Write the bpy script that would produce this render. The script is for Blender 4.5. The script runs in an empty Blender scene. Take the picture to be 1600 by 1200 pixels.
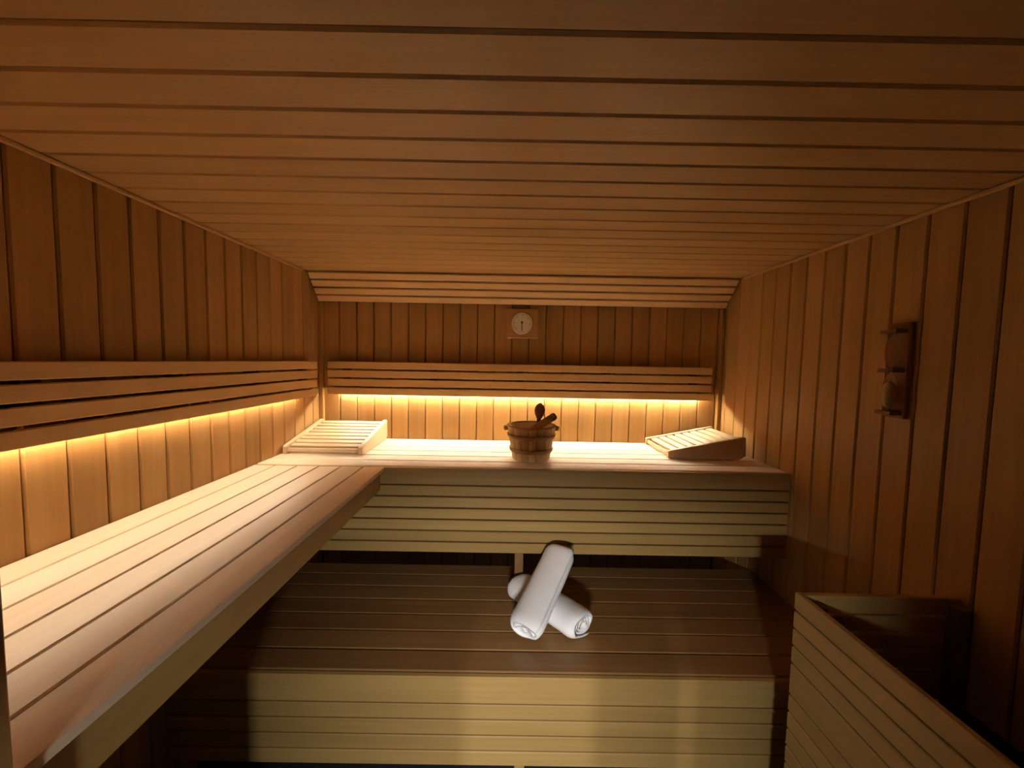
import bpy, math, random
from mathutils import Matrix, Vector, noise

random.seed(7)
scene = bpy.context.scene
COL = scene.collection
H = 1.535                        # eye height above the floor; the numbers below are measured from the eye

# ------------------------------------------------------------------ camera
f_px, pitch, yaw, roll = 591.92, -0.0615, 0.0026, 0.0178
cam = bpy.data.cameras.new('camera')
cam.sensor_width = 36.0
cam.lens = 36.0 * f_px / 1600.0
cam.clip_start = 0.02
camo = bpy.data.objects.new('camera', cam)
COL.objects.link(camo)
X1 = Vector((math.cos(yaw), -math.sin(yaw), 0))
Y1 = Vector((math.sin(yaw), math.cos(yaw), 0))
ZZ = Vector((0, 0, 1))
FW = Y1 * math.cos(pitch) + ZZ * math.sin(pitch)
UP = -Y1 * math.sin(pitch) + ZZ * math.cos(pitch)
RT = X1 * math.cos(roll) + UP * math.sin(roll)
UP2 = -X1 * math.sin(roll) + UP * math.cos(roll)
m = Matrix.Identity(4)
for r in range(3):
    m[r][0], m[r][1], m[r][2] = RT[r], UP2[r], -FW[r]
m[2][3] = H
camo.matrix_world = m
scene.camera = camo

# ------------------------------------------------------------------ world, lamps, exposure
w = bpy.data.worlds.new('world')
scene.world = w
w.use_nodes = True
w.node_tree.nodes['Background'].inputs[0].default_value = (0.02, 0.018, 0.015, 1)
w.node_tree.nodes['Background'].inputs[1].default_value = 0.0
scene.view_settings.view_transform = 'Standard'
scene.view_settings.look = 'None'
scene.view_settings.exposure = 0.0
scene.view_settings.gamma = 1.0
scene.view_settings.use_curve_mapping = False
scene.cycles.diffuse_bounces = 8
scene.cycles.max_bounces = 12

LED_COLOUR = (1.0, 0.885, 0.67)
LED_STRENGTH = 440.0


def lamp(name, loc, target, sx, sy, power, colour):
    l = bpy.data.lights.new(name, 'AREA')
    l.shape = 'RECTANGLE'
    l.size, l.size_y = sx, sy
    l.energy = power
    l.color = colour
    o = bpy.data.objects.new(name, l)
    COL.objects.link(o)
    loc = Vector((loc[0], loc[1], loc[2] + H))
    d = Vector((target[0], target[1], target[2] + H)) - loc
    o.rotation_euler = d.to_track_quat('-Z', 'Y').to_euler()
    o.location = loc
    return o


# the lobby the sauna door opens on to: one small lamp, one broad soft one
lamp('lobby_spot_lamp', (-0.30, -3.0, 0.55), (0.1, 1.3, -1.1), 0.08, 0.08, 60, (1.0, 0.96, 0.88))
lamp('lobby_wide_lamp', (-0.13, -1.2, -0.20), (0.05, 1.5, -0.9), 0.46, 0.08, 72, (1.0, 0.96, 0.88))


# ------------------------------------------------------------------ materials
def wood(name, light, dark, rough=0.5, spec=0.35, vary=0.16, grain=1.0, bump=0.12):
    mt = bpy.data.materials.new(name)
    mt.use_nodes = True
    nt = mt.node_tree
    N, L = nt.nodes, nt.links
    b = N['Principled BSDF']
    b.inputs['Roughness'].default_value = rough
    b.inputs['Specular IOR Level'].default_value = spec
    tc = N.new('ShaderNodeTexCoord')
    oi = N.new('ShaderNodeObjectInfo')
    mul = N.new('ShaderNodeMath'); mul.operation = 'MULTIPLY'; mul.inputs[1].default_value = 37.0
    L.new(oi.outputs['Random'], mul.inputs[0])
    cmb = N.new('ShaderNodeCombineXYZ')
    L.new(mul.outputs[0], cmb.inputs[0]); L.new(mul.outputs[0], cmb.inputs[1])
    add = N.new('ShaderNodeVectorMath'); add.operation = 'ADD'
    L.new(tc.outputs['Object'], add.inputs[0]); L.new(cmb.outputs[0], add.inputs[1])
    mp = N.new('ShaderNodeMapping')
    mp.inputs['Scale'].default_value = (1.6, 42.0 * grain, 42.0 * grain)
    L.new(add.outputs[0], mp.inputs['Vector'])
    n1 = N.new('ShaderNodeTexNoise')
    n1.inputs['Scale'].default_value = 1.0; n1.inputs['Detail'].default_value = 6.0
    n1.inputs['Roughness'].default_value = 0.6; n1.inputs['Distortion'].default_value = 0.6
    L.new(mp.outputs[0], n1.inputs['Vector'])
    mp2 = N.new('ShaderNodeMapping'); mp2.inputs['Scale'].default_value = (0.9, 7.0, 7.0)
    L.new(add.outputs[0], mp2.inputs['Vector'])
    n2 = N.new('ShaderNodeTexNoise'); n2.inputs['Scale'].default_value = 1.0; n2.inputs['Detail'].default_value = 3.0
    L.new(mp2.outputs[0], n2.inputs['Vector'])
    mx = N.new('ShaderNodeMix'); mx.data_type = 'FLOAT'; mx.inputs[0].default_value = 0.45
    L.new(n1.outputs['Fac'], mx.inputs[2]); L.new(n2.outputs['Fac'], mx.inputs[3])
    cr = N.new('ShaderNodeValToRGB')
    cr.color_ramp.elements[0].position = 0.28; cr.color_ramp.elements[0].color = (*dark, 1)
    cr.color_ramp.elements[1].position = 0.66; cr.color_ramp.elements[1].color = (*light, 1)
    L.new(mx.outputs[0], cr.inputs[0])
    mr = N.new('ShaderNodeMapRange')
    mr.inputs['To Min'].default_value = 1.0 - vary; mr.inputs['To Max'].default_value = 1.0 + vary * 0.6
    L.new(oi.outputs['Random'], mr.inputs['Value'])
    hs = N.new('ShaderNodeHueSaturation')
    L.new(cr.outputs[0], hs.inputs['Color']); L.new(mr.outputs[0], hs.inputs['Value'])
    L.new(hs.outputs[0], b.inputs['Base Color'])
    bp = N.new('ShaderNodeBump'); bp.inputs['Strength'].default_value = bump; bp.inputs['Distance'].default_value = 0.001
    L.new(n1.outputs['Fac'], bp.inputs['Height']); L.new(bp.outputs[0], b.inputs['Normal'])
    return mt


def plain(name, col, rough=0.5, metal=0.0, spec=0.5, noise_amt=0.12, scale=30.0, bump=0.0):
    mt = bpy.data.materials.new(name)
    mt.use_nodes = True
    nt = mt.node_tree
    N, L = nt.nodes, nt.links
    b = N['Principled BSDF']
    b.inputs['Roughness'].default_value = rough
    b.inputs['Metallic'].default_value = metal
    b.inputs['Specular IOR Level'].default_value = spec
    tc = N.new('ShaderNodeTexCoord')
    n = N.new('ShaderNodeTexNoise'); n.inputs['Scale'].default_value = scale; n.inputs['Detail'].default_value = 4
    L.new(tc.outputs['Object'], n.inputs['Vector'])
    cr = N.new('ShaderNodeValToRGB')
    cr.color_ramp.elements[0].color = (*[c * (1 - noise_amt) for c in col], 1)
    cr.color_ramp.elements[1].color = (*[min(1, c * (1 + noise_amt)) for c in col], 1)
    L.new(n.outputs['Fac'], cr.inputs[0]); L.new(cr.outputs[0], b.inputs['Base Color'])
    if bump:
        bp = N.new('ShaderNodeBump'); bp.inputs['Strength'].default_value = bump; bp.inputs['Distance'].default_value = 0.002
        L.new(n.outputs['Fac'], bp.inputs['Height']); L.new(bp.outputs[0], b.inputs['Normal'])
    return mt


def emitter(name, col, strength):
    mt = bpy.data.materials.new(name)
    mt.use_nodes = True
    b = mt.node_tree.nodes['Principled BSDF']
    b.inputs['Base Color'].default_value = (*col, 1)
    b.inputs['Emission Color'].default_value = (*col, 1)
    b.inputs['Emission Strength'].default_value = strength
    return mt


M_WALL = wood('panelling_wood', (0.46, 0.275, 0.100), (0.35, 0.187, 0.060), rough=0.5)
M_CEIL = wood('ceiling_wood', (0.58, 0.375, 0.160), (0.48, 0.285, 0.110), rough=0.4, spec=0.5, vary=0.10)
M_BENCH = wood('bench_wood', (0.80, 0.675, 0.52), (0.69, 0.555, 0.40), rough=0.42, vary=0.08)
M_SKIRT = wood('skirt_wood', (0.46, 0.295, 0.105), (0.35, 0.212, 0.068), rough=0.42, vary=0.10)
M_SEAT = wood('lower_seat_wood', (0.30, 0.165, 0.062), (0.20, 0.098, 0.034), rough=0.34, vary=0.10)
M_REST = wood('backrest_wood', (0.70, 0.47, 0.23), (0.58, 0.355, 0.16), rough=0.5, vary=0.08)
M_CORNICE = wood('cornice_wood', (0.82, 0.58, 0.31), (0.70, 0.46, 0.22), rough=0.45, vary=0.06)
M_HEAD = wood('headrest_wood', (0.62, 0.48, 0.31), (0.52, 0.38, 0.22), rough=0.45, vary=0.06)
M_BUCKET = wood('bucket_wood', (0.84, 0.62, 0.31), (0.62, 0.41, 0.18), rough=0.6, vary=0.2, grain=1.6, bump=0.5)
M_HOOP = wood('hoop_wood', (0.52, 0.37, 0.19), (0.36, 0.23, 0.11), rough=0.6, vary=0.1)
M_DARKWOOD = wood('dark_wood', (0.26, 0.115, 0.052), (0.15, 0.060, 0.028), rough=0.4, grain=1.5)
M_STICK = wood('stick_wood', (0.50, 0.31, 0.15), (0.36, 0.20, 0.09), rough=0.5, grain=1.5)
M_PLATE = wood('thermometer_wood', (0.50, 0.29, 0.13), (0.40, 0.205, 0.085), rough=0.5)
M_BACK = plain('backing_board', (0.055, 0.026, 0.011), rough=0.9)
M_DARKBACK = plain('dark_timber', (0.10, 0.055, 0.022), rough=0.8)
M_FLOOR = plain('dark_floor_tile', (0.035, 0.036, 0.042), rough=0.45, scale=12, noise_amt=0.25)
M_LED = emitter('led_light', LED_COLOUR, LED_STRENGTH)
M_LED_LEFT = emitter('led_light_left', LED_COLOUR, LED_STRENGTH * 0.33)
M_TOWEL = plain('white_terry', (0.86, 0.87, 0.90), rough=0.95, spec=0.1, noise_amt=0.05, scale=260, bump=0.7)
M_LINER = plain('cream_plastic', (0.88, 0.82, 0.66), rough=0.4, noise_amt=0.04)
M_DIAL = plain('dial_cream', (0.94, 0.93, 0.86), rough=0.4, noise_amt=0.05)
M_METAL = plain('brushed_metal', (0.75, 0.68, 0.55), rough=0.3, metal=1.0, noise_amt=0.05)
M_INK = plain('dial_ink', (0.03, 0.028, 0.025), rough=0.6)
M_IRON = plain('black_iron', (0.018, 0.017, 0.017), rough=0.6, scale=60)
M_STONE = plain('heater_stone', (0.045, 0.043, 0.042), rough=0.9, scale=40, noise_amt=0.4, bump=0.8)
M_SAND = plain('timer_sand', (0.62, 0.47, 0.27), rough=0.9, scale=400, noise_amt=0.2)


def glass_mat():
    mt = bpy.data.materials.new('timer_glass')
    mt.use_nodes = True
    b = mt.node_tree.nodes['Principled BSDF']
    b.inputs['Base Color'].default_value = (0.95, 0.95, 0.93, 1)
    b.inputs['Roughness'].default_value = 0.03
    b.inputs['Transmission Weight'].default_value = 1.0
    b.inputs['IOR'].default_value = 1.1
    return mt


M_GLASS = glass_mat()


# ------------------------------------------------------------------ helpers
def mesh_obj(name, verts, faces, mat, parent=None, smooth=False):
    me = bpy.data.meshes.new(name)
    me.from_pydata([tuple(v) for v in verts], [], faces)
    me.validate()
    me.update()
    me.materials.append(mat)
    if smooth:
        me.polygons.foreach_set('use_smooth', [True] * len(me.polygons))
    o = bpy.data.objects.new(name, me)
    COL.objects.link(o)
    if parent is not None:
        o.parent = parent
    return o


def empty(name, loc, label=None, cat=None, group=None, rotz=0.0):
    o = bpy.data.objects.new(name, None)
    o.empty_display_size = 0.05
    COL.objects.link(o)
    o.location = (loc[0], loc[1], loc[2] + H)
    o.rotation_euler = (0, 0, rotz)
    tag(o, label, cat, group)
    return o


def tag(o, label=None, cat=None, group=None, kind=None):
    if label: o['label'] = label
    if cat: o['category'] = cat
    if group: o['group'] = group
    if kind: o['kind'] = kind
    return o


_boards = {}


def board_mesh(L, W, T, ch, vgroove, mat):
    """a board along X, width along Y, face towards +Z, its edges chamfered; vgroove leaves the back edges square"""
    key = (round(L, 4), round(W, 4), round(T, 4), ch, vgroove, mat.name)
    if key in _boards:
        return _boards[key]
    h, t = W / 2, T / 2
    if vgroove:
        sec = [(-h + ch, t), (h - ch, t), (h, t - ch), (h, -t), (-h, -t), (-h, t - ch)]
    else:
        sec = [(-h + ch, t), (h - ch, t), (h, t - ch), (h, -t + ch), (h - ch, -t), (-h + ch, -t), (-h, -t + ch), (-h, t - ch)]
    n = len(sec)
    verts = [(-L / 2, y, z) for y, z in sec] + [(L / 2, y, z) for y, z in sec]
    faces = [(i, i + n, (i + 1) % n + n, (i + 1) % n) for i in range(n)]
    faces += [tuple(range(n)), tuple(reversed(range(n, 2 * n)))]
    me = bpy.data.meshes.new('board')
    me.from_pydata(verts, [], faces)
    me.update()
    me.materials.append(mat)
    _boards[key] = me
    return me


def board(name, parent, centre, along, face, L, W, T, mat, ch=0.003, vgroove=False, local=False):
    """one board as an object: along = direction of its length, face = direction of its face; centre from the eye (or local to the parent)"""
    a = Vector(along).normalized()
    n = Vector(face).normalized()
    b = n.cross(a)
    mt = Matrix.Identity(4)
    for r in range(3):
        mt[r][0], mt[r][1], mt[r][2] = a[r], b[r], n[r]
    c = Vector(centre)
    if not local:
        c = c + Vector((0, 0, H))
        if parent is not None:
            c = c - parent.location
    mt.translation = c
    o = bpy.data.objects.new(name, board_mesh(L, W, T, ch, vgroove, mat))
    COL.objects.link(o)
    if parent is not None:
        o.parent = parent
    o.matrix_local = mt
    return o


def box(name, lo, hi, mat, parent=None, ch=0.003):
    """an axis-aligned piece between two corners (from the eye), its edges chamfered"""
    d = [hi[i] - lo[i] for i in range(3)]
    c = [(hi[i] + lo[i]) / 2 for i in range(3)]
    k = max(range(3), key=lambda i: d[i])
    ax = [(1, 0, 0), (0, 1, 0), (0, 0, 1)]
    others = [i for i in range(3) if i != k]
    t = min(others, key=lambda i: d[i])
    wd = [i for i in others if i != t][0]
    return board(name, parent, c, ax[k], ax[t], d[k], d[wd], d[t], mat, ch)


def slab(name, lo, hi, mat, kind='structure'):
    x0, y0, z0 = lo
    x1, y1, z1 = hi
    c = Vector(((x0 + x1) / 2, (y0 + y1) / 2, (z0 + z1) / 2 + H))
    v = [(x, y, z) for x in (x0 - c.x, x1 - c.x) for y in (y0 - c.y, y1 - c.y) for z in (z0 + H - c.z, z1 + H - c.z)]
    fs = [(0, 1, 3, 2), (4, 6, 7, 5), (0, 4, 5, 1), (2, 3, 7, 6), (0, 2, 6, 4), (1, 5, 7, 3)]
    o = mesh_obj(name, v, fs, mat)
    o.location = c
    o['kind'] = kind
    return o


def lathe(name, profile, mat, parent=None, seg=32, smooth=True, flat=1.0):
    """profile: (radius, height) from bottom to top, round local Z"""
    verts, faces = [], []
    for r, z in profile:
        for k in range(seg):
            a = 2 * math.pi * k / seg
            verts.append((r * math.cos(a), r * math.sin(a) * flat, z))
    for i in range(len(profile) - 1):
        for k in range(seg):
            k2 = (k + 1) % seg
            faces.append((i * seg + k, i * seg + k2, (i + 1) * seg + k2, (i + 1) * seg + k))
    faces.append(tuple(reversed(range(seg))))
    faces.append(tuple(range((len(profile) - 1) * seg, len(profile) * seg)))
    return mesh_obj(name, verts, faces, mat, parent, smooth)


def ring(name, R, z, rx, rz, mat, parent=None, seg=48, sides=8, wob=0.0, slope=0.0):
    verts, faces = [], []
    for k in range(seg):
        a = 2 * math.pi * k / seg
        ww = wob * math.sin(9 * a + 0.7)
        for s in range(sides):
            b = 2 * math.pi * s / sides
            zz = rz * math.sin(b)
            rr = R + (rx + ww) * math.cos(b) + slope * zz
            verts.append((rr * math.cos(a), rr * math.sin(a), z + zz + ww * 0.6))
    for k in range(seg):
        for s in range(sides):
            k2, s2 = (k + 1) % seg, (s + 1) % sides
            faces.append((k * sides + s, k2 * sides + s, k2 * sides + s2, k * sides + s2))
    return mesh_obj(name, verts, faces, mat, parent, True)


# ------------------------------------------------------------------ the room
XL, XR, D, ZB, ZC = -1.1686, 1.2885, 2.3245, -0.4951, 0.4867
YF = 0.40                       # inner face of the front wall, the doorway is in it
SEAT = -1.0851                  # lower bench
FLOOR = -H
BT = 0.014                      # thickness of the lining boards

floor = slab('floor', (-1.6, -3.4, FLOOR - 0.05), (1.6, D + 0.12, FLOOR), M_FLOOR)
wall_back = slab('wall_back', (XL - 0.12, D + BT, FLOOR), (XR + 0.12, D + 0.12, ZC + 0.1), M_BACK)
wall_left = slab('wall_left', (XL - 0.12, YF - 0.1, FLOOR), (XL - BT, D + BT, ZC + 0.1), M_BACK)
wall_right = slab('wall_right', (XR + BT, YF - 0.1, FLOOR), (XR + 0.12, D + BT, ZC + 0.1), M_BACK)
ceiling = slab('ceiling', (XL - BT, YF - 0.1, ZC + BT), (XR + BT, D + BT, ZC + 0.1), M_BACK)
GAP = 0.0030
VG = 0.0048


def lining(parent, cuts, make):
    for a, b in zip(cuts[:-1], cuts[1:]):
        if b - a > 0.012:
            make(a + GAP / 2, b - GAP / 2)


# back wall: vertical boards
cuts = [XL] + [-1.0511 + 0.1050 * i for i in range(23)] + [XR]
lining(wall_back, cuts, lambda a, b: board('board', wall_back, ((a + b) / 2, D + BT / 2, (FLOOR + ZC) / 2), (0, 0, 1), (0, -1, 0), ZC - FLOOR - 0.004, b - a, BT, M_WALL, VG, True))
# left wall
cuts = [YF] + [0.897 - 0.0953 * i for i in range(5, 0, -1)] + [0.897 + 0.0953 * i for i in range(15)] + [D]
lining(wall_left, cuts, lambda a, b: board('board', wall_left, (XL - BT / 2, (a + b) / 2, (FLOOR + ZC) / 2), (0, 0, 1), (1, 0, 0), ZC - FLOOR - 0.004, b - a, BT, M_WALL, VG, True))
# right wall
cuts = [YF] + sorted(2.2647 - 0.0966 * i for i in range(20)) + [D]
lining(wall_right, cuts, lambda a, b: board('board', wall_right, (XR + BT / 2, (a + b) / 2, (FLOOR + ZC) / 2), (0, 0, 1), (-1, 0, 0), ZC - FLOOR - 0.004, b - a, BT, M_WALL, VG, True))
# ceiling: boards across the room
cuts = [YF] + [0.5929 + 0.0929 * i for i in range(-2, 19)] + [D]
lining(ceiling, cuts, lambda a, b: board('board', ceiling, ((XL + XR) / 2, (a + b) / 2, ZC + BT / 2), (1, 0, 0), (0, 0, -1), XR - XL - 0.004, b - a, BT, M_CEIL, VG, True))

# corner battens and the ceiling trims
t1 = box('trim_1', (XL + 0.001, D - 0.026, ZB + 0.002), (XL + 0.026, D - 0.001, ZC - 0.002), M_WALL); t1['kind'] = 'structure'
t2 = box('trim_2', (XR - 0.026, D - 0.026, ZB + 0.002), (XR - 0.001, D - 0.001, ZC - 0.002), M_WALL); t2['kind'] = 'structure'
t3 = box('trim_3', (XL + 0.001, YF, ZC - 0.014), (XL + 0.012, 2.13, ZC - 0.001), M_CEIL); t3['kind'] = 'structure'
t4 = box('trim_4', (XR - 0.012, YF, ZC - 0.014), (XR - 0.001, 2.13, ZC - 0.001), M_CEIL); t4['kind'] = 'structure'

# front wall round the doorway the photographer stands in
wall_front = slab('wall_front', (XL - 0.12, YF - 0.1, FLOOR), (-0.572, YF, ZC + 0.1), M_WALL)
door_jamb = box('trim_5', (-0.5715, YF - 0.1, FLOOR + 0.001), (-0.5555, YF + 0.004, ZC), M_WALL); door_jamb['kind'] = 'structure'
wall_front_b = slab('wall_front_right', (0.835, YF - 0.1, FLOOR), (XR + 0.12, YF, ZC + 0.1), M_WALL)
# unseen panels added to shape the lobby light: an opening, a post, a slit
PY = -0.60
light_mask_left = slab('light_mask_left', (-1.7, PY - 0.05, FLOOR), (-0.211, PY, ZC + 0.1), M_DARKBACK)
light_mask_b = slab('light_mask_right', (0.233, PY - 0.05, FLOOR), (1.7, PY, ZC + 0.1), M_DARKBACK)
mask_post = slab('light_mask_post', (0.042, PY - 0.05, FLOOR), (0.208, PY, ZC + 0.1), M_DARKBACK)  # added blocker, casts the shade between the lit patch and the thin strip
mask_header = slab('light_mask_header', (-0.211, PY - 0.05, -0.275), (0.042, PY, ZC + 0.1), M_DARKBACK)  # added blockers, keep the lobby light low on the bench fronts
mask_header_b = slab('light_mask_header_b', (0.208, PY - 0.05, -0.275), (0.233, PY, ZC + 0.1), M_DARKBACK)

# ------------------------------------------------------------------ upper benches
SW, SG, ST = 0.0935, 0.0065, 0.026
back_bench = empty('sauna_bench', (0.06, D - 0.3, ZB - 0.45), 'upper slatted bench along the back wall with a seven-board front, under the bucket', 'bench')
for i in range(6):
    y = D - 0.1 * i - 0.05 - (0.0008 if i == 0 else 0)
    board('seat_slat', back_bench, ((XL + XR) / 2, y, ZB - ST / 2), (1, 0, 0), (0, 0, 1), XR - XL - 0.004, SW, ST, M_BENCH)
# front: one wide board, then six narrow ones
SK = D - 0.6                      # rear face of the front boards
fronts = [0.0765] + [0.0465] * 6
tops = [ZB - 0.0015, -0.5795, -0.6330, -0.6865, -0.7400, -0.7925, -0.8455]
for hgt, top in zip(fronts, tops):
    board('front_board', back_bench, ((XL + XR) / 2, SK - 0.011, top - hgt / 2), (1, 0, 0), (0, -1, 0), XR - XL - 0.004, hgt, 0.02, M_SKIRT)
for x in (XL + 0.08, XR - 0.08):
    box('support_batten', (x - 0.02, SK, -0.89), (x + 0.02, SK + 0.03, ZB - ST - 0.001), M_DARKBACK, back_bench)
for x in (0.052,):
    box('post', (x - 0.0205, SK + 0.002, SEAT + 0.001), (x + 0.0205, SK + 0.04, ZB - ST - 0.001), M_SEAT, back_bench)
for x in (XL + 0.3, 0.052, XR - 0.3):
    box('cross_bearer', (x - 0.02, SK + 0.042, ZB - ST - 0.06), (x + 0.02, D - 0.003, ZB - ST - 0.001), M_DARKBACK, back_bench)

left_bench = empty('sauna_bench', (XL + 0.3, 1.1, ZB - 0.12), 'upper slatted bench running along the left wall towards the camera', 'bench')
LB0, LB1 = YF + 0.004, D - 0.6035 - 0.0205
for i in range(6):
    x = XL + 0.1 * i + 0.05 + (0.0008 if i == 0 else 0)
    y1 = LB1
    st = ST if i < 5 else 0.018      # the front slat is thinner
    board('seat_slat', left_bench, (x, (LB0 + y1) / 2, ZB - st / 2), (0, 1, 0), (0, 0, 1), y1 - LB0, SW + 0.0015, st, M_BENCH, 0.0025)
board('front_board', left_bench, (XL + 0.6 - 0.032, (LB0 + LB1) / 2, ZB - 0.0195 - 0.045), (0, 1, 0), (1, 0, 0), LB1 - LB0, 0.090, 0.02, M_SKIRT)
for y in (0.6, 1.15, 1.62):
    box('cross_bearer', (XL + 0.003, y - 0.02, ZB - 0.08), (XL + 0.556, y + 0.02, ZB - 0.0265), M_DARKBACK, left_bench)

# ------------------------------------------------------------------ lower bench
lower = empty('sauna_bench', (0.06, 1.6, FLOOR), 'low dark-seated bench with a five-board front, carrying the two white towels', 'bench')
y = 1.2590
for i in range(7):
    wv = 0.0955 if i else 0.094
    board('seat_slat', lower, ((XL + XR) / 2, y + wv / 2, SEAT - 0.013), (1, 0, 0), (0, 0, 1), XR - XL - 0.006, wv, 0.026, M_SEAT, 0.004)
    y += 0.0985
tops = [-1.0885, -1.1895, -1.2470, -1.3045, -1.3615]
hs_ = [0.0965, 0.0525, 0.0525, 0.052, 0.052]
for top, hgt in zip(tops, hs_):
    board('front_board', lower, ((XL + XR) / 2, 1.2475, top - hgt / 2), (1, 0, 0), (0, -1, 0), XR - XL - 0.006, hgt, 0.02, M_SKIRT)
for x in (XL + 0.03, 0.0535, XR - 0.03):
    box('post', (x - 0.0185, 1.262, FLOOR + 0.001), (x + 0.0185, 1.298, SEAT - 0.0275), M_SKIRT, lower)
    box('post', (x - 0.0185, 1.88, FLOOR + 0.001), (x + 0.0185, 1.915, SEAT - 0.0275), M_DARKBACK, lower)
for x in (XL + 0.10, XR - 0.10):
    box('support_batten', (x - 0.02, 1.2585, -1.41), (x + 0.02, 1.282, SEAT - 0.0275), M_DARKBACK, lower)

# ------------------------------------------------------------------ backrests with hidden light strips
RT_, RB_ = -0.0216, -0.2206
MODR = 0.0523
STAND = 0.050


def backrest(axis, a0, a1, led0, led1, label, led_mat):
    if axis == 'x':
        P = lambda s, off, z: (s, D - off, z)
        al, fc = (1, 0, 0), (0, -1, 0)
    else:
        P = lambda s, off, z: (XL + off, s, z)
        al, fc = (0, 1, 0), (1, 0, 0)
    mid = (a0 + a1) / 2
    root = empty('backrest', P(mid, 0.02, RB_), label, 'backrest')
    for i in range(4):
        top = RT_ - MODR * i
        board('slat', root, P(mid, STAND - 0.01, top - 0.0215), al, fc, a1 - a0, 0.043, 0.02, M_REST, 0.0025)
    n = 5
    for k in range(n):
        s = a0 + 0.10 + (a1 - a0 - 0.2) * k / (n - 1)
        board('batten', root, P(s, 0.0155, (RT_ - 0.006 + RB_ + 0.055) / 2), (0, 0, 1), fc, RT_ - 0.006 - RB_ - 0.055, 0.04, 0.028, M_DARKBACK, 0.002)
    # rail that closes the gap above the strip, and the strip under it
    board('mounting_rail', root, P(mid, 0.0150, RB_ + 0.030), al, fc, a1 - a0 - 0.01, 0.014, 0.028, M_REST, 0.001)
    tilt = Vector(fc) + Vector((0, 0, -0.42))
    o = board('led_strip', root, P((led0 + led1) / 2, 0.0125, RB_ + 0.0115), al, tilt, led1 - led0, 0.006, 0.003, led_mat, 0.0005)
    o['label'] = 'warm glowing light strip under the backrest'
    return root


backrest('x', -1.101, 1.208, -1.042, 1.149, 'four-slat wooden backrest on the back wall above the bucket, glowing underneath', M_LED)
backrest('y', YF + 0.004, 2.188, YF + 0.02, 2.05, 'four-slat wooden backrest along the left wall, glowing underneath', M_LED_LEFT)

# ------------------------------------------------------------------ slanted slats under the ceiling at the back
p_top, p_bot = Vector((0, 2.168, 0.4800)), Vector((0, 2.292, 0.3390))
sd = (p_bot - p_top).normalized()
nrm = Vector((0, sd.z, -sd.y))
if nrm.z > 0: nrm = -nrm
cornice = empty('slatted_cornice', (0.06, 2.26, 0.42), 'slanted row of four wooden slats between ceiling and back wall', 'slat panel')
tot = (p_bot - p_top).length
mod = (tot + 0.010) / 4
for i in range(4):
    c = p_top + sd * (mod * i + (mod - 0.010) / 2)
    board('slat', cornice, ((XL + XR) / 2, c.y, c.z), (1, 0, 0), nrm, XR - XL - 0.03, mod - 0.010, 0.018, M_CORNICE, 0.0025)
for x in (XL + 0.25, 0.06, XR - 0.25):
    c = (p_top + p_bot) / 2 - nrm * 0.0195
    board('batten', cornice, (x, c.y, c.z), sd, nrm, tot - 0.03, 0.04, 0.02, M_DARKBACK, 0.002)


# ------------------------------------------------------------------ headrests
def headrest(loc, rotz, L, W, hi, label, group=None):
    """slatted wedge: low end at local y=0, high end at y=L; two side rails and slats across"""
    root = empty('headrest', loc, label, 'headrest', 'slatted wooden headrests on the upper bench', rotz)
    t = 0.022
    prof = [(0.0, 0.003), (0.012, 0.0), (L - 0.03, 0.0), (L, 0.02), (L - 0.004, hi - 0.004), (L - 0.012, hi), (0.012, 0.042), (0.0, 0.036)]
    for sx in (-1, 1):
        xo = sx * (W / 2 - t / 2)
        n = len(prof)
        c = 0.0025
        loops = []
        for xx, sh in ((-t / 2, c), (-t / 2 + c, 0), (t / 2 - c, 0), (t / 2, c)):
            cy_, cz_ = L * 0.5, hi * 0.35
            loops.append([(xo + xx, yy + (c if yy < cy_ else -c) * (sh / c), zz + (c if zz < cz_ else -c) * (sh / c)) for yy, zz in prof])
        verts = [v for lp in loops for v in lp]
        faces = []
        for a in range(3):
            for k in range(n):
                k2 = (k + 1) % n
                faces.append((a * n + k, a * n + k2, (a + 1) * n + k2, (a + 1) * n + k))
        faces.append(tuple(reversed(range(n))))
        faces.append(tuple(range(3 * n, 4 * n)))
        mesh_obj('side_rail', verts, faces, M_HEAD, root)
    board('cross_rail', root, Vector((0, L - 0.06, 0.03)), (1, 0, 0), (0, 1, 0), W - 2 * t - 0.001, 0.035, 0.016, M_HEAD, 0.002, local=True)
    board('front_slat', root, Vector((0, 0.012, 0.0195)), (1, 0, 0), (0, -1, 0), W - 2 * t - 0.001, 0.020, 0.012, M_HEAD, 0.002, local=True)
    # slats on the slope between the rails
    ang = math.atan2(hi - 0.042, L - 0.024)
    d = Vector((0, math.cos(ang), math.sin(ang)))
    nn = Vector((0, -math.sin(ang), math.cos(ang)))
    ns = 8
    s0, s1 = 0.010, (L - 0.024) / math.cos(ang) - 0.002
    md = (s1 - s0) / ns
    for k in range(ns):
        c = Vector((0, 0.012, 0.042)) + d * (s0 + md * (k + 0.5)) - nn * 0.013
        board('slat', root, c, (1, 0, 0), nn, W - 2 * t - 0.001, md - 0.0135, 0.012, M_HEAD, 0.002, local=True)
    return root


headrest((-0.954, 1.905, ZB + 0.0005), 0.0, 0.395, 0.405, 0.122, 'slatted wedge headrest in the far left corner, where the two upper benches meet')
headrest((0.826, 2.118, ZB + 0.0005), -math.pi / 2, 0.405, 0.345, 0.118, 'slatted wedge headrest at the right end of the back bench, half in shadow')

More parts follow.
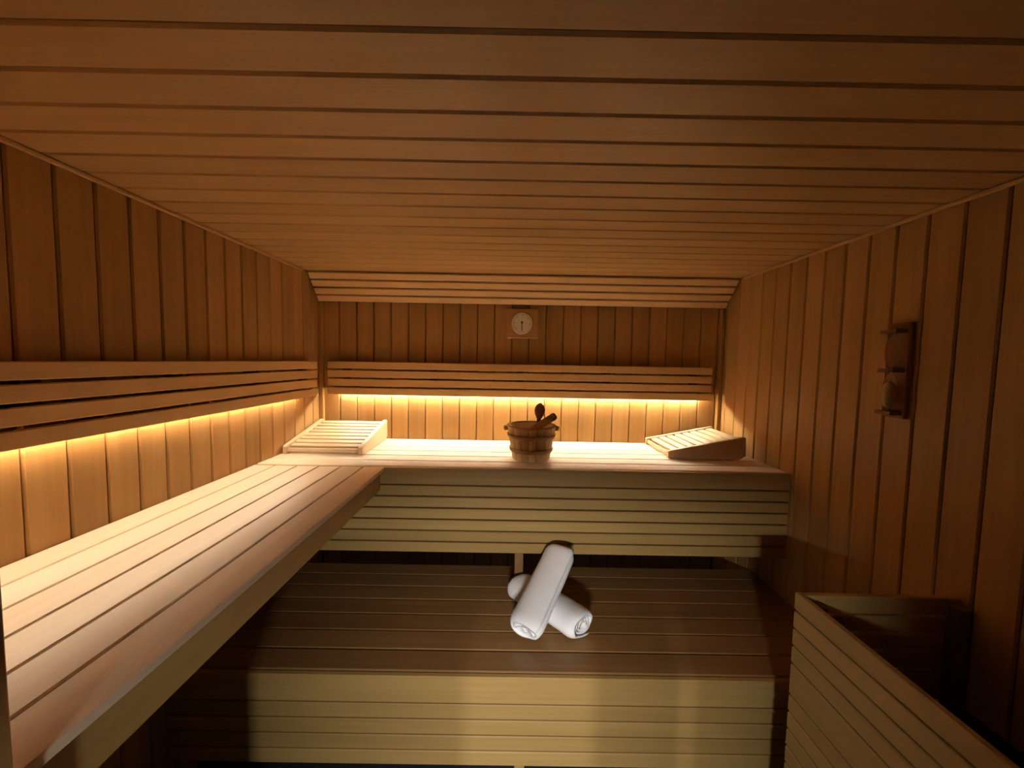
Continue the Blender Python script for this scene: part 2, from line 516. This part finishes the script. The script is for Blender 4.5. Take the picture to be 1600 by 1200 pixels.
# ------------------------------------------------------------------ bucket
BX, BY = 0.108, 1.915
bucket = empty('sauna_bucket', (BX, BY, ZB + 0.0005), 'round wooden stave bucket with bulging hoops, holding two utensils, on the back bench', 'bucket')
RB0, RB1, BH = 0.094, 0.122, 0.165
NS = 18
for k in range(NS):
    a0, a1 = 2 * math.pi * k / NS, 2 * math.pi * (k + 1) / NS
    e = 0.012
    verts = []
    for z, r in ((0.0, RB0), (BH, RB1)):
        for rr in (r, r - 0.011):
            for a in (a0 + e, (a0 + a1) / 2, a1 - e):
                bulge = 0.0012 if (rr == r and a == (a0 + a1) / 2) else 0.0
                verts.append(((rr + bulge) * math.cos(a), (rr + bulge) * math.sin(a), z))
    # order: bottom outer 0-2, bottom inner 3-5, top outer 6-8, top inner 9-11
    faces = [(0, 1, 7, 6), (1, 2, 8, 7), (4, 3, 9, 10), (5, 4, 10, 11), (3, 0, 6, 9), (2, 5, 11, 8), (0, 3, 4, 1), (1, 4, 5, 2), (6, 7, 10, 9), (7, 8, 11, 10)]
    mesh_obj('stave', verts, faces, M_BUCKET, bucket)
lathe('base', [(0.0805, 0.006), (0.081, 0.016)], M_BUCKET, bucket, 32, False)
sl = (RB1 - RB0) / BH
for zz in (0.050, 0.120):
    ring('hoop', RB0 + sl * zz + 0.0045, zz, 0.0055, 0.0105, M_HOOP, bucket, 56, 8, 0.0018, sl)
ring('rim', RB1 - 0.004, BH + 0.003, 0.010, 0.0045, M_HOOP, bucket, 56, 8, 0.0)
# plastic liner
seg = 40
prof = [(0.107, 0.1635), (0.1085, 0.168), (0.105, 0.168), (0.082, 0.022), (0.0, 0.022)]
verts, faces = [], []
for r, z in prof:
    for k in range(seg):
        a = 2 * math.pi * k / seg
        verts.append((max(r, 0.0005) * math.cos(a), max(r, 0.0005) * math.sin(a), z))
for i in range(len(prof) - 1):
    for k in range(seg):
        k2 = (k + 1) % seg
        faces.append((i * seg + k, i * seg + k2, (i + 1) * seg + k2, (i + 1) * seg + k))
ln = mesh_obj('liner', verts, faces, M_LINER, bucket, True)
ln['label'] = 'cream plastic liner inside the bucket'
for sx in (-1, 1):
    o = lathe('lug', [(0.004, -0.002), (0.0105, 0.0), (0.012, 0.010), (0.0105, 0.020), (0.004, 0.022)], M_BUCKET, bucket, 12)
    o.location = (sx * (RB1 + 0.008), -0.01, BH - 0.020)


# utensils in the bucket
def stick(root, name, p0, p1, radii, mat, seg=14, flat=1.0, label=None):
    """round stick between two local points; radii at equal steps from p0 to p1"""
    p0, p1 = Vector(p0), Vector(p1)
    d = p1 - p0
    prof = [(r, d.length * i / (len(radii) - 1)) for i, r in enumerate(radii)]
    o = lathe(name, prof, mat, root, seg, True, flat)
    q = d.to_track_quat('Z', 'Y')
    o.rotation_mode = 'QUATERNION'
    o.rotation_quaternion = q
    o.location = p0
    if label: o['label'] = label
    return o


spoon = empty('wooden_spoon', (BX + 0.03, BY + 0.02, ZB + 0.026), 'dark wooden spoon standing head up in the bucket, round end on top', 'spoon')
stick(spoon, 'handle', (0.0, -0.012, 0.0), (0.010, 0.012, 0.170), [0.009, 0.011, 0.011, 0.0105, 0.010, 0.0105, 0.011], M_DARKWOOD)
stick(spoon, 'head', (0.010, 0.012, 0.166), (0.016, 0.022, 0.252), [0.010, 0.0155, 0.021, 0.026, 0.029, 0.0302, 0.0295, 0.0255, 0.018, 0.004], M_DARKWOOD, 20, 0.42)
ladle = empty('ladle', (BX - 0.02, BY - 0.02, ZB + 0.026), 'thick wooden ladle handle leaning right out of the bucket, dark end', 'ladle')
stick(ladle, 'handle', (-0.012, 0.0, 0.098), (0.118, -0.022, 0.188), [0.015, 0.0165, 0.0175, 0.0185, 0.019], M_STICK)
stick(ladle, 'end_cap', (0.118, -0.022, 0.188), (0.138, -0.0254, 0.2018), [0.0192, 0.0196, 0.0194, 0.018, 0.012], M_DARKWOOD, label='dark rounded end of the ladle handle')
bw = lathe('bowl', [(0.006, 0.0), (0.026, 0.004), (0.037, 0.020), (0.040, 0.044), (0.037, 0.044), (0.034, 0.022), (0.022, 0.009), (0.002, 0.007)], M_STICK, ladle, 24)
bw.location = (-0.022, 0.002, 0.060)

# ------------------------------------------------------------------ thermometer
TX, TZ = 0.062, 0.2245
th = empty('thermometer', (TX, D - 0.001, TZ), 'round cream dial thermometer on a square wooden plate, high on the back wall', 'thermometer')
o = board('plate', th, (TX, D - 0.0105, TZ), (1, 0, 0), (0, -1, 0), 0.186, 0.178, 0.019, M_PLATE, 0.004)


def disc(name, r, y0, y1, mat, parent, seg=40, dx=0.0, dz=0.0, ch=0.0):
    o = lathe(name, [(r, 0.0), (r, (y1 - y0) - ch), (max(r - ch, 0.0005), (y1 - y0))], mat, parent, seg, False)
    o.rotation_euler = (math.pi / 2, 0, 0)       # local z -> -y
    o.location = (dx, -y0, dz)
    return o


disc('bezel', 0.066, 0.0196, 0.0270, M_METAL, th, 48, -0.002, 0.002, 0.003)
disc('dial', 0.0605, 0.0272, 0.0280, M_DIAL, th, 48, -0.002, 0.002)
for k in range(24):
    a = math.radians(-135 + 270 * k / 23)
    long = k % 4 == 0
    r0, r1 = (0.043 if long else 0.048), 0.055
    cx, cz = math.sin(a), math.cos(a)
    rm = (r0 + r1) / 2
    board('tick', th, (-0.002 + rm * cx, -0.0283, 0.002 + rm * cz), (cx, 0, cz), (0, -1, 0), r1 - r0, 0.0022 if long else 0.0012, 0.0004, M_INK, 0.0001, local=True)
board('needle', th, (-0.003, -0.0293, -0.016), (0.05, 0, -1), (0, -1, 0), 0.060, 0.0042, 0.0008, M_INK, 0.0002, local=True)
disc('hub', 0.006, 0.0288, 0.0320, M_INK, th, 16, -0.002, 0.006)

# ------------------------------------------------------------------ sand timer on the right wall
ty = 1.248
tm = empty('sand_timer', (XR, ty, -0.166), 'wooden wall sand timer on the right wall, pale sand in its lower bulb', 'timer')
board('backplate', tm, (XR - 0.009, ty, -0.010), (0, 0, 1), (-1, 0, 0), 0.312, 0.070, 0.016, M_DARKWOOD, 0.004)
for z in (0.118, -0.010, -0.150):
    box('holder', (XR - 0.056, ty - 0.026, z - 0.006), (XR - 0.0175, ty + 0.026, z + 0.006), M_DARKWOOD, tm, 0.002)


def bulb(zlo, zhi, up):
    pr = [0.004, 0.013, 0.0165, 0.0175, 0.0175, 0.0165, 0.012, 0.005]
    if up: pr = pr[::-1]
    o = lathe('glass_bulb', [(r, (zhi - zlo) * i / (len(pr) - 1)) for i, r in enumerate(pr)], M_GLASS, tm, 20)
    o.location = (-0.037, 0, zlo + 0.166)
    return o


bulb(-0.0035, 0.1115, False)
bulb(-0.1435, -0.0165, False)
sd_ = lathe('sand', [(0.003, 0.002), (0.011, 0.016), (0.0145, 0.034), (0.0155, 0.060), (0.0135, 0.085), (0.004, 0.098)], M_SAND, tm, 20)
sd_.location = (-0.037, 0, -0.1435 + 0.166)

# ------------------------------------------------------------------ heater guard and heater, lower right
GX, GY = 0.830, 1.052
guard = empty('heater_guard', (GX + 0.2, 0.75, FLOOR), 'slatted wooden guard rail round the dark heater, lower right corner', 'guard')
gt = [-0.6510, -0.7075, -0.7600, -0.8130, -0.8660, -0.9610, -1.0140, -1.0670, -1.1200, -1.1730, -1.2680, -1.3210, -1.3740, -1.4270]
gh = [0.0505, 0.0475, 0.0475, 0.0475, 0.0900, 0.0475, 0.0475, 0.0475, 0.0475, 0.0900, 0.0475, 0.0475, 0.0475, 0.0475]
for top, hgt in zip(gt, gh):
    board('slat', guard, (GX + 0.009, (YF + GY) / 2 + 0.002, top - hgt / 2), (0, 1, 0), (-1, 0, 0), GY - YF - 0.006, hgt, 0.018, M_SKIRT, 0.0025)
    board('slat', guard, ((GX + XR) / 2 + 0.009, GY - 0.0095, top - hgt / 2), (1, 0, 0), (0, 1, 0), XR - GX - 0.024, hgt, 0.018, M_SKIRT, 0.0025)
for x, y in ((GX + 0.036, GY - 0.036), (GX + 0.036, YF + 0.03), (XR - 0.025, GY - 0.036)):
    box('corner_post', (x - 0.017, y - 0.017, FLOOR + 0.001), (x + 0.017, y + 0.017, -0.665), M_DARKBACK, guard)

heater = empty('sauna_heater', (1.07, 0.74, FLOOR), 'black iron sauna heater filled with dark stones behind the guard, lower right', 'heater')
hx0, hx1, hy0, hy1 = 0.915, 1.225, 0.535, 0.965
board('cabinet', heater, ((hx0 + hx1) / 2, (hy0 + hy1) / 2, FLOOR + 0.31), (0, 0, 1), (0, -1, 0), 0.50, hx1 - hx0, hy1 - hy0, M_IRON, 0.02)
for x in (hx0 + 0.04, hx1 - 0.04):
    for y in (hy0 + 0.05, hy1 - 0.05):
        box('foot', (x - 0.015, y - 0.015, FLOOR + 0.001), (x + 0.015, y + 0.015, FLOOR + 0.058), M_IRON, heater)
zt = FLOOR + 0.562
for x0, x1, y0, y1 in ((hx0, hx1, hy0, hy0 + 0.012), (hx0, hx1, hy1 - 0.012, hy1), (hx0, hx0 + 0.012, hy0 + 0.013, hy1 - 0.013), (hx1 - 0.012, hx1, hy0 + 0.013, hy1 - 0.013)):
    box('stone_tray_edge', (x0, y0, zt), (x1, y1, zt + 0.07), M_IRON, heater, 0.002)
for i in range(5):
    for j in range(7):
        r = random.uniform(0.026, 0.031)
        verts, faces = [], []
        rings, sg = 4, 7
        for a in range(1, rings):
            for k in range(sg):
                th_, ph = math.pi * a / rings, 2 * math.pi * k / sg
                s = r * random.uniform(0.8, 1.05)
                verts.append((s * math.sin(th_) * math.cos(ph), s * math.sin(th_) * math.sin(ph), s * 0.8 * math.cos(th_)))
        verts += [(0, 0, r * 0.75), (0, 0, -r * 0.8)]
        nt_, nb = len(verts) - 2, len(verts) - 1
        for a in range(rings - 2):
            for k in range(sg):
                k2 = (k + 1) % sg
                faces.append((a * sg + k, (a + 1) * sg + k, (a + 1) * sg + k2, a * sg + k2))
        for k in range(sg):
            k2 = (k + 1) % sg
            faces.append((nt_, k, k2)); faces.append((nb, (rings - 2) * sg + k2, (rings - 2) * sg + k))
        o = mesh_obj('stone', verts, faces, M_STONE, heater)
        o.location = (hx0 + 0.043 + i * 0.056 - 1.07, hy0 + 0.045 + j * 0.0565 - 0.74, zt - FLOOR + 0.03 + random.uniform(0, 0.014))


# ------------------------------------------------------------------ towels
def towel(name, end_a, end_b, R, turns, label, spin, seed, squash=0.90):
    """a rolled terry towel: a spiral sheet, axis from end_a to end_b (from the eye)"""
    A = Vector((end_a[0], end_a[1], end_a[2] + H)); B = Vector((end_b[0], end_b[1], end_b[2] + H))
    L = (B - A).length
    NSP, NL = 150, 30
    tm_ = turns * 2 * math.pi
    r0 = 0.010
    pitch_ = (R - r0) / turns
    th_ = pitch_ * 0.80
    out, inn = [], []
    for i in range(NSP + 1):
        t = tm_ * i / NSP
        r = r0 + (R - r0) * i / NSP
        tt = th_ * min(1.0, 0.35 + 0.65 * min(i, NSP - i) / 5.0)
        loose = max(0.0, (i / NSP - (1 - 0.42 / turns)) / (0.42 / turns))
        r += 0.014 * loose * loose
        out.append((r, t, i / NSP)); inn.append((r - tt, t, i / NSP))
    loop = out + inn[::-1]
    n = len(loop)
    verts, faces = [], []
    for j in range(NL + 1):
        u = j / NL
        for r, t, s in loop:
            # every winding ends a little differently, the outermost edges are rounded over
            jag = 0.010 * noise.noise(Vector((t * 0.9, seed, 0.3))) + 0.010 * (s - 0.7)
            jag2 = 0.010 * noise.noise(Vector((t * 0.8, seed + 5, 1.7))) + 0.010 * (s - 0.7)
            xx = -L / 2 - jag + (L + jag + jag2) * u
            e = min(u, 1 - u) * L
            rr = r
            if e < 0.03:
                rr = r * (1 - 0.16 * (1 - e / 0.03) ** 2)
            p = Vector((xx * 7, math.cos(t + spin) * 1.1, math.sin(t + spin) * 1.1 + seed))
            rr *= 1 + 0.055 * noise.noise(p) * (0.3 + 0.7 * s) + 0.02 * noise.noise(p * 3.1) * s
            a = t + spin
            yy, zz = rr * math.cos(a), rr * math.sin(a) * squash
            verts.append((xx, yy, zz))
    for j in range(NL):
        for k in range(n):
            k2 = (k + 1) % n
            faces.append((j * n + k, j * n + k2, (j + 1) * n + k2, (j + 1) * n + k))
    for j, rev in ((0, False), (NL, True)):
        for i in range(NSP):
            q = (j * n + i, j * n + n - 1 - i, j * n + n - 2 - i, j * n + i + 1)
            faces.append(tuple(reversed(q)) if rev else q)
    o = mesh_obj(name, verts, faces, M_TOWEL, None, True)
    d = (B - A).normalized()
    side = Vector((0, 0, 1)).cross(d).normalized()
    up = d.cross(side)
    mt = Matrix.Identity(4)
    for r in range(3):
        mt[r][0], mt[r][1], mt[r][2] = d[r], side[r], up[r]
    mt.translation = (A + B) / 2
    o.matrix_world = mt
    tag(o, label, 'towel', 'white rolled towels on the lower bench')
    return o


towel('rolled_towel', (0.050, 1.695, SEAT + 0.060), (0.300, 1.420, SEAT + 0.060), 0.083, 4.0, 'white rolled towel lying underneath, partly covered by the other roll', -1.2, 3.0, 0.62)
towel('rolled_towel', (0.068, 1.368, SEAT + 0.068), (0.241, 1.642, SEAT + 0.238), 0.080, 4.2, 'white rolled towel lying on top, crossing over the other roll', 1.15, 11.0, 0.66)
